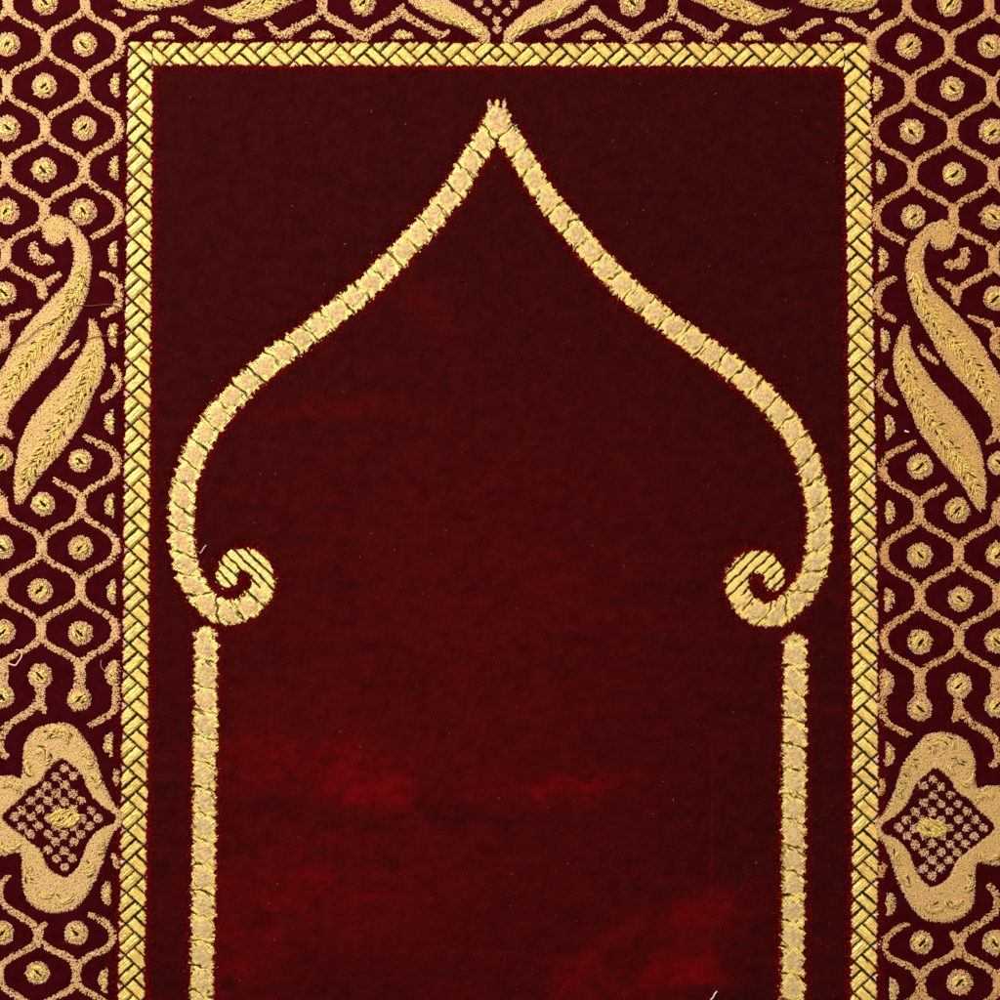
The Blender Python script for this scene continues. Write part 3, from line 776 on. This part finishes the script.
pl, pr = path_info(ARCH_LEFT), path_info(ARCH_RIGHT)
def arch_w(s, who):
    w = np.interp(s, [0, 12, 30, 200, 330, 470, 600, 660, 720, 790], [13.5, 12.5, 12.6, 13.0, 13.3, 13.6, 13.4, 13.0, 12.2, 11.5])
    return w
curl_at = pl[1][-1] - 74
V, F, C = band_raster([pl, pr], 22.6, .62, arch_w, dict(skew=.8, solid=1.15, sharp=1.0, curl=curl_at), 8.7, (6.3, 6.3))
# little finial above the apex: three upright yarn ends
fin = [strands(np.array([(497 + dx, 106, -3.2)] * 26) + np.c_[RNG.normal(0, .9, 26), RNG.normal(0, 2.2, 26), np.zeros(26)], np.c_[RNG.normal(dx * .02, .1, 26), np.full(26, -.9)], 4.5, .9, GOLD if dx == 0 else PINKISH) for dx in (-7, 0, 7)]
VV, FF, CC = join([(V, F, C)] + fin)
mesh_obj('arch_band', VV, FF, CC, M_GOLD, rug)
for c, seg, g in (pl, pr): stamp(band_map, c[::3, 0], c[::3, 1], 12.2)
stamp(band_map, [497], [106], 6)

PIL_L = [(205.5, 638), (205, 700), (204, 800), (202.8, 900), (201, 1000), (199.5, 1092)]
PIL_R = [(795.5, 645), (795, 700), (794.3, 800), (793.6, 900), (792.6, 1000), (791.5, 1092)]
for i, pts in enumerate((PIL_L, PIL_R)):
    info = path_info(pts)
    dummy = (info[0][:1] - 9999, np.zeros(1), np.array([[0., 1.]]))
    paths = [info]
    V, F, C = band_raster(paths, 25.6, .62, lambda s, w: np.full(s.shape, 12.8), dict(skew=.42, solid=.80, bow=-2.2, sharp=.95, curl=1e6), 9.6, (3.0, 3.0))
    prongs = [strands(np.array([(pts[0][0] + dx, pts[0][1] - 2, -3.)] * 14) + np.c_[RNG.normal(0, 1.0, (14, 2)), np.zeros(14)], np.c_[np.full(14, dx * .05), np.full(14, -.6)], 4.0, .9, PINKISH) for dx in (-10, 10)]
    VV, FF, CC = join([(V, F, C)] + prongs)
    mesh_obj('pillar_band', VV, FF, CC, M_GOLD, rug)
    stamp(band_map, info[0][::3, 0], info[0][::3, 1], 11.6)

# ------------------------------------------------------------------ velvet: one standing nap, sunk where other yarn comes up
sk = np.clip(blur(sunk, 1, 2) * 1.25, 0, 1); bm = blur(band_map, 4, 3)
yy = Y0 + np.arange(GH) * RES; xx = X0 + np.arange(GW) * RES
GX, GY = np.meshgrid(xx, yy)
shoulder = np.clip(bm * 1.9, 0, 1) ** 1.3
crush = (np.clip(N70(GX + 10, GY + 35), -1, 1) * .5 + N25(GX * 1.0, GY * 1.6) * .3)
edge_d = np.minimum(np.minimum(GX - X0, X1 - GX), np.minimum(GY - Y0, Y1 - GY))
HZ = -np.maximum(sk * 4.6, shoulder * 5.2) + .8 * crush + .30 * N2(GX, GY) + .25 * N5(GX, GY) - np.clip(1 - edge_d / 5, 0, 1) ** 2 * 6
# brushed nap catching more light, painted into the base colour as redder patches
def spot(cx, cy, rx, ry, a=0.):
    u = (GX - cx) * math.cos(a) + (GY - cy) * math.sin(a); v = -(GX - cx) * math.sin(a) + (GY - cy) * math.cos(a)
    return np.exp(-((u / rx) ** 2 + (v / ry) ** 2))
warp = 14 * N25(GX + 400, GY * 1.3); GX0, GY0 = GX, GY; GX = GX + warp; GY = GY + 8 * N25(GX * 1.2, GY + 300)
brush_sheen = (.62 * spot(372, 786, 36, 20, .2) + .40 * spot(335, 765, 55, 32) + .50 * spot(545, 788, 55, 12) + .40 * spot(598, 775, 45, 7, -.1) + .42 * spot(250, 757, 40, 34) + .34 * spot(270, 880, 80, 60) + .34 * spot(240, 960, 45, 60)
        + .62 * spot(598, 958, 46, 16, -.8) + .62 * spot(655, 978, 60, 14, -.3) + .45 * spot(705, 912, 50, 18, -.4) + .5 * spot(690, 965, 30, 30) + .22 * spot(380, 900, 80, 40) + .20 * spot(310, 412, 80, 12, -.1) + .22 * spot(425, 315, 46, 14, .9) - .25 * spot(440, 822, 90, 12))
brush_sheen = brush_sheen * (1 + .7 * N25(GX * 1.3, GY * 2.4) + .3 * N5(GX * .6, GY)) + (.26 * spot(470, 590, 260, 190) + .22 * spot(440, 800, 250, 120) + .18 * spot(500, 960, 280, 90)) * (1 + .3 * N25(GX, GY * 2))
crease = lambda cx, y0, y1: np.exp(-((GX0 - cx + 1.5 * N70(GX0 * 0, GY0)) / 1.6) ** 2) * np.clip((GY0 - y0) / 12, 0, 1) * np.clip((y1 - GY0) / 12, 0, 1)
brush_sheen = brush_sheen + .30 * crease(272, 690, 765) + .25 * crease(712, 730, 900) 
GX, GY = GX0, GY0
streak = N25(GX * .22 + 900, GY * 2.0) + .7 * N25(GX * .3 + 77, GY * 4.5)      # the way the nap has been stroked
brush_sheen = brush_sheen + np.clip(streak, -1, 1) * (.055 + .05 * N70(GX + 900, GY)) * np.clip((GY - 250) / 400, 0, 1)
brush_sheen = np.clip(brush_sheen, 0, 1)
inside_field = (GX > np.interp(GY, BX['y'], BX['l']) + 12) & (GX < np.interp(GY, BX['y'], BX['r']) - 12) & (GY > 54)
BRUSHED_RED = np.array((0.115, 0.0016, 0.0032)); PURPLE = np.array((0.041, 0.0015, 0.0031))
colr = np.where(inside_field[..., None], RED * (1 - np.clip(brush_sheen, 0, 1)[..., None]) + BRUSHED_RED * np.clip(brush_sheen, 0, 1)[..., None], PURPLE)
# nap that splays over the rims of the woven bands, and stray nap over the rest
gy_, gx_ = np.gradient(bm)
def sample(g, x, y):
    j = np.clip(((x - X0) / RES).astype(int), 0, GW - 1); i = np.clip(((y - Y0) / RES).astype(int), 0, GH - 1); return g[i, j]
fx, fy = scatter(X0 + 8, Y0 + 8, X1 - 8, Y1 - 8, .85)
fb = sample(bm, fx, fy); raw = sample(band_map, fx, fy)
ok = (raw < .5) & (RNG.random(len(fx)) < np.where(fb > .02, np.clip(fb * 2.2, 0, .8), .007))
fx, fy, fb = fx[ok], fy[ok], fb[ok]
dxn, dyn = sample(gx_, fx, fy), sample(gy_, fx, fy); dl_ = np.hypot(dxn, dyn) + 1e-9
fn = len(fx)
flean = np.stack([dxn / dl_, dyn / dl_], 1) * (RNG.uniform(.5, 1.5, fn) * np.clip(fb * 3, .3, 1))[:, None] + RNG.normal(0, .3, (fn, 2))
fz = sample(HZ, fx, fy) - 1.0
nap_in = sample(inside_field, fx, fy)
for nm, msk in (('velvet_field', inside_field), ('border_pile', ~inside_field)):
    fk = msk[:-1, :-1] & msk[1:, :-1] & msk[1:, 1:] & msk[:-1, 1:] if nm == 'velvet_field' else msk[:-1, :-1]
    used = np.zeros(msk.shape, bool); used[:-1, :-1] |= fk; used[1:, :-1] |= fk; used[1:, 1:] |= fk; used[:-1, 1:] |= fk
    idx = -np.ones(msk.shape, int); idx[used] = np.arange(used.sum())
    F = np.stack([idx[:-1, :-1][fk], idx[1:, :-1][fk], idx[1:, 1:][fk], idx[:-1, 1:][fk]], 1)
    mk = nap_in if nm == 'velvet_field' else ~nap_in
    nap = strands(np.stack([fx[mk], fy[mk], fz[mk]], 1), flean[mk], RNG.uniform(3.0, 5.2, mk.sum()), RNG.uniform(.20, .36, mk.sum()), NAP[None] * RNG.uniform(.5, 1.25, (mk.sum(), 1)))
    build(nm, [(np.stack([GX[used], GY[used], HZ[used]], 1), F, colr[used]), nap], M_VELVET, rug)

# woven backing under the pile
bz0, bz1 = -13.5, -10.5
bv = [(x, y, z) for z in (bz0, bz1) for x, y in ((X0 + 1, Y0 + 1), (X1 - 1, Y0 + 1), (X1 - 1, Y1 - 1), (X0 + 1, Y1 - 1))]
mesh_obj('backing', bv, np.array([(0, 1, 2, 3), (7, 6, 5, 4), (0, 4, 5, 1), (1, 5, 6, 2), (2, 6, 7, 3), (3, 7, 4, 0)]), DARK, M_BACK, rug)

# ------------------------------------------------------------------ loose bits lying on the rug
def tube(name, pts, r, colour, material, label, cat):
    c = catmull(pts, 1.0); n = len(c); g = np.gradient(c, axis=0); g /= np.linalg.norm(g, axis=1, keepdims=True)
    s = np.cross(g, (0, 0, 1.)); s /= np.linalg.norm(s, axis=1, keepdims=True); b = np.cross(s, g)
    V = np.stack([c + (s * math.cos(a) + b * math.sin(a)) * r for a in np.arange(6) * math.pi / 3], 1).reshape(-1, 3)
    i = np.arange(n - 1)[:, None] * 6; j = np.arange(6)[None]; jn = (j + 1) % 6
    F = np.stack([(i + j).ravel(), (i + jn).ravel(), (i + 6 + jn).ravel(), (i + 6 + j).ravel()], 1)
    o = mesh_obj(name, V, F, colour, material)
    o['label'] = label; o['category'] = cat
    return o
tube('hair', [(0, 353.5, 1.2), (14, 347, 1.6), (27, 340, 1.8), (40, 328, 1.8), (55, 320, 1.8), (66, 312, 1.8), (75, 305.5, 1.8), (90, 306, 1.3), (108, 304.5, 1.2), (118, 307, 1.2), (127, 313, .8)], .42, (.16, .05, .015), M_PILE, 'fine reddish brown hair lying across the large curled leaf on the left', 'hair')
tube('hair', [(86, 340, 1.3), (94, 337.5, 1.6), (104, 336, 1.6), (114, 337, 1.2), (125, 331, .6)], .45, (.30, .02, .01), M_PILE, 'short red thread crossing the tip of the slender leaf beside the left braid', 'thread')
tube('loose_thread', [(8, 663, .9), (12, 664.5, 1.1), (16, 665, 1.3), (19, 661, 1.3), (22, 656, 1.2), (21, 651, 1.0), (16, 650, .9)], .75, (.80, .56, .40), M_PILE, 'pale bent thread end sticking up from the lattice at the left edge', 'thread')
tube('loose_thread', [(101.5, 660, .8), (101, 665, 1.2), (103, 669, 1.0), (106, 672, .8)], .4, (.45, .20, .14), M_PILE, 'thin pinkish thread loop above a half floret left of the braid', 'thread')
tube('lint', [(200, 553, 1.1), (202, 551.5, 1.4), (204, 548, 1.5), (206.5, 545, 1.2)], .6, (.62, .45, .46), M_PILE, 'small pale curl of lint on the velvet beside the left scroll', 'lint')
tube('lint', [(904.5, 430.5, .9), (906, 431.5, 1.2), (908.5, 432, 1.0)], .8, (.9, .85, .85), M_PILE, 'white speck of lint beside the slender leaf on the right', 'lint')
tube('lint', [(710.5, 999.5, .9), (713, 997, 1.3), (714.5, 993.5, 1.2), (717, 991, .9)], .7, (.75, .65, .62), M_PILE, 'white lint fibre on the red velvet at the bottom', 'lint')
n = 110
lx = RNG.uniform(160, 840, n); ly = RNG.uniform(75, 1000, n); la = RNG.uniform(0, 6.28, n)
k = (np.hypot(lx - 500, 0) > -1)
V, F, C = strands(np.stack([lx, ly, np.full(n, .6)], 1), np.stack([np.cos(la), np.sin(la)], 1) * 3, RNG.uniform(1.0, 3.0, n), RNG.uniform(.2, .4, n), np.array((.24, .09, .07))[None] * RNG.uniform(.3, 1.5, (n, 1)))
lint = mesh_obj('lint_specks', V, F, C, M_PILE)
lint['label'] = 'tiny pale lint specks scattered over the dark red velvet field'; lint['category'] = 'lint'; lint['kind'] = 'stuff'

# ------------------------------------------------------------------ the floor it lies on
me = bpy.data.meshes.new('floor'); h = 3.0
me.from_pydata([(-h, -h, 0), (h, -h, 0), (h, h, 0), (-h, h, 0)], [], [(0, 1, 2, 3)]); me.materials.append(M_FLOOR)
fl = bpy.data.objects.new('floor', me); COL.objects.link(fl); fl['kind'] = 'structure'
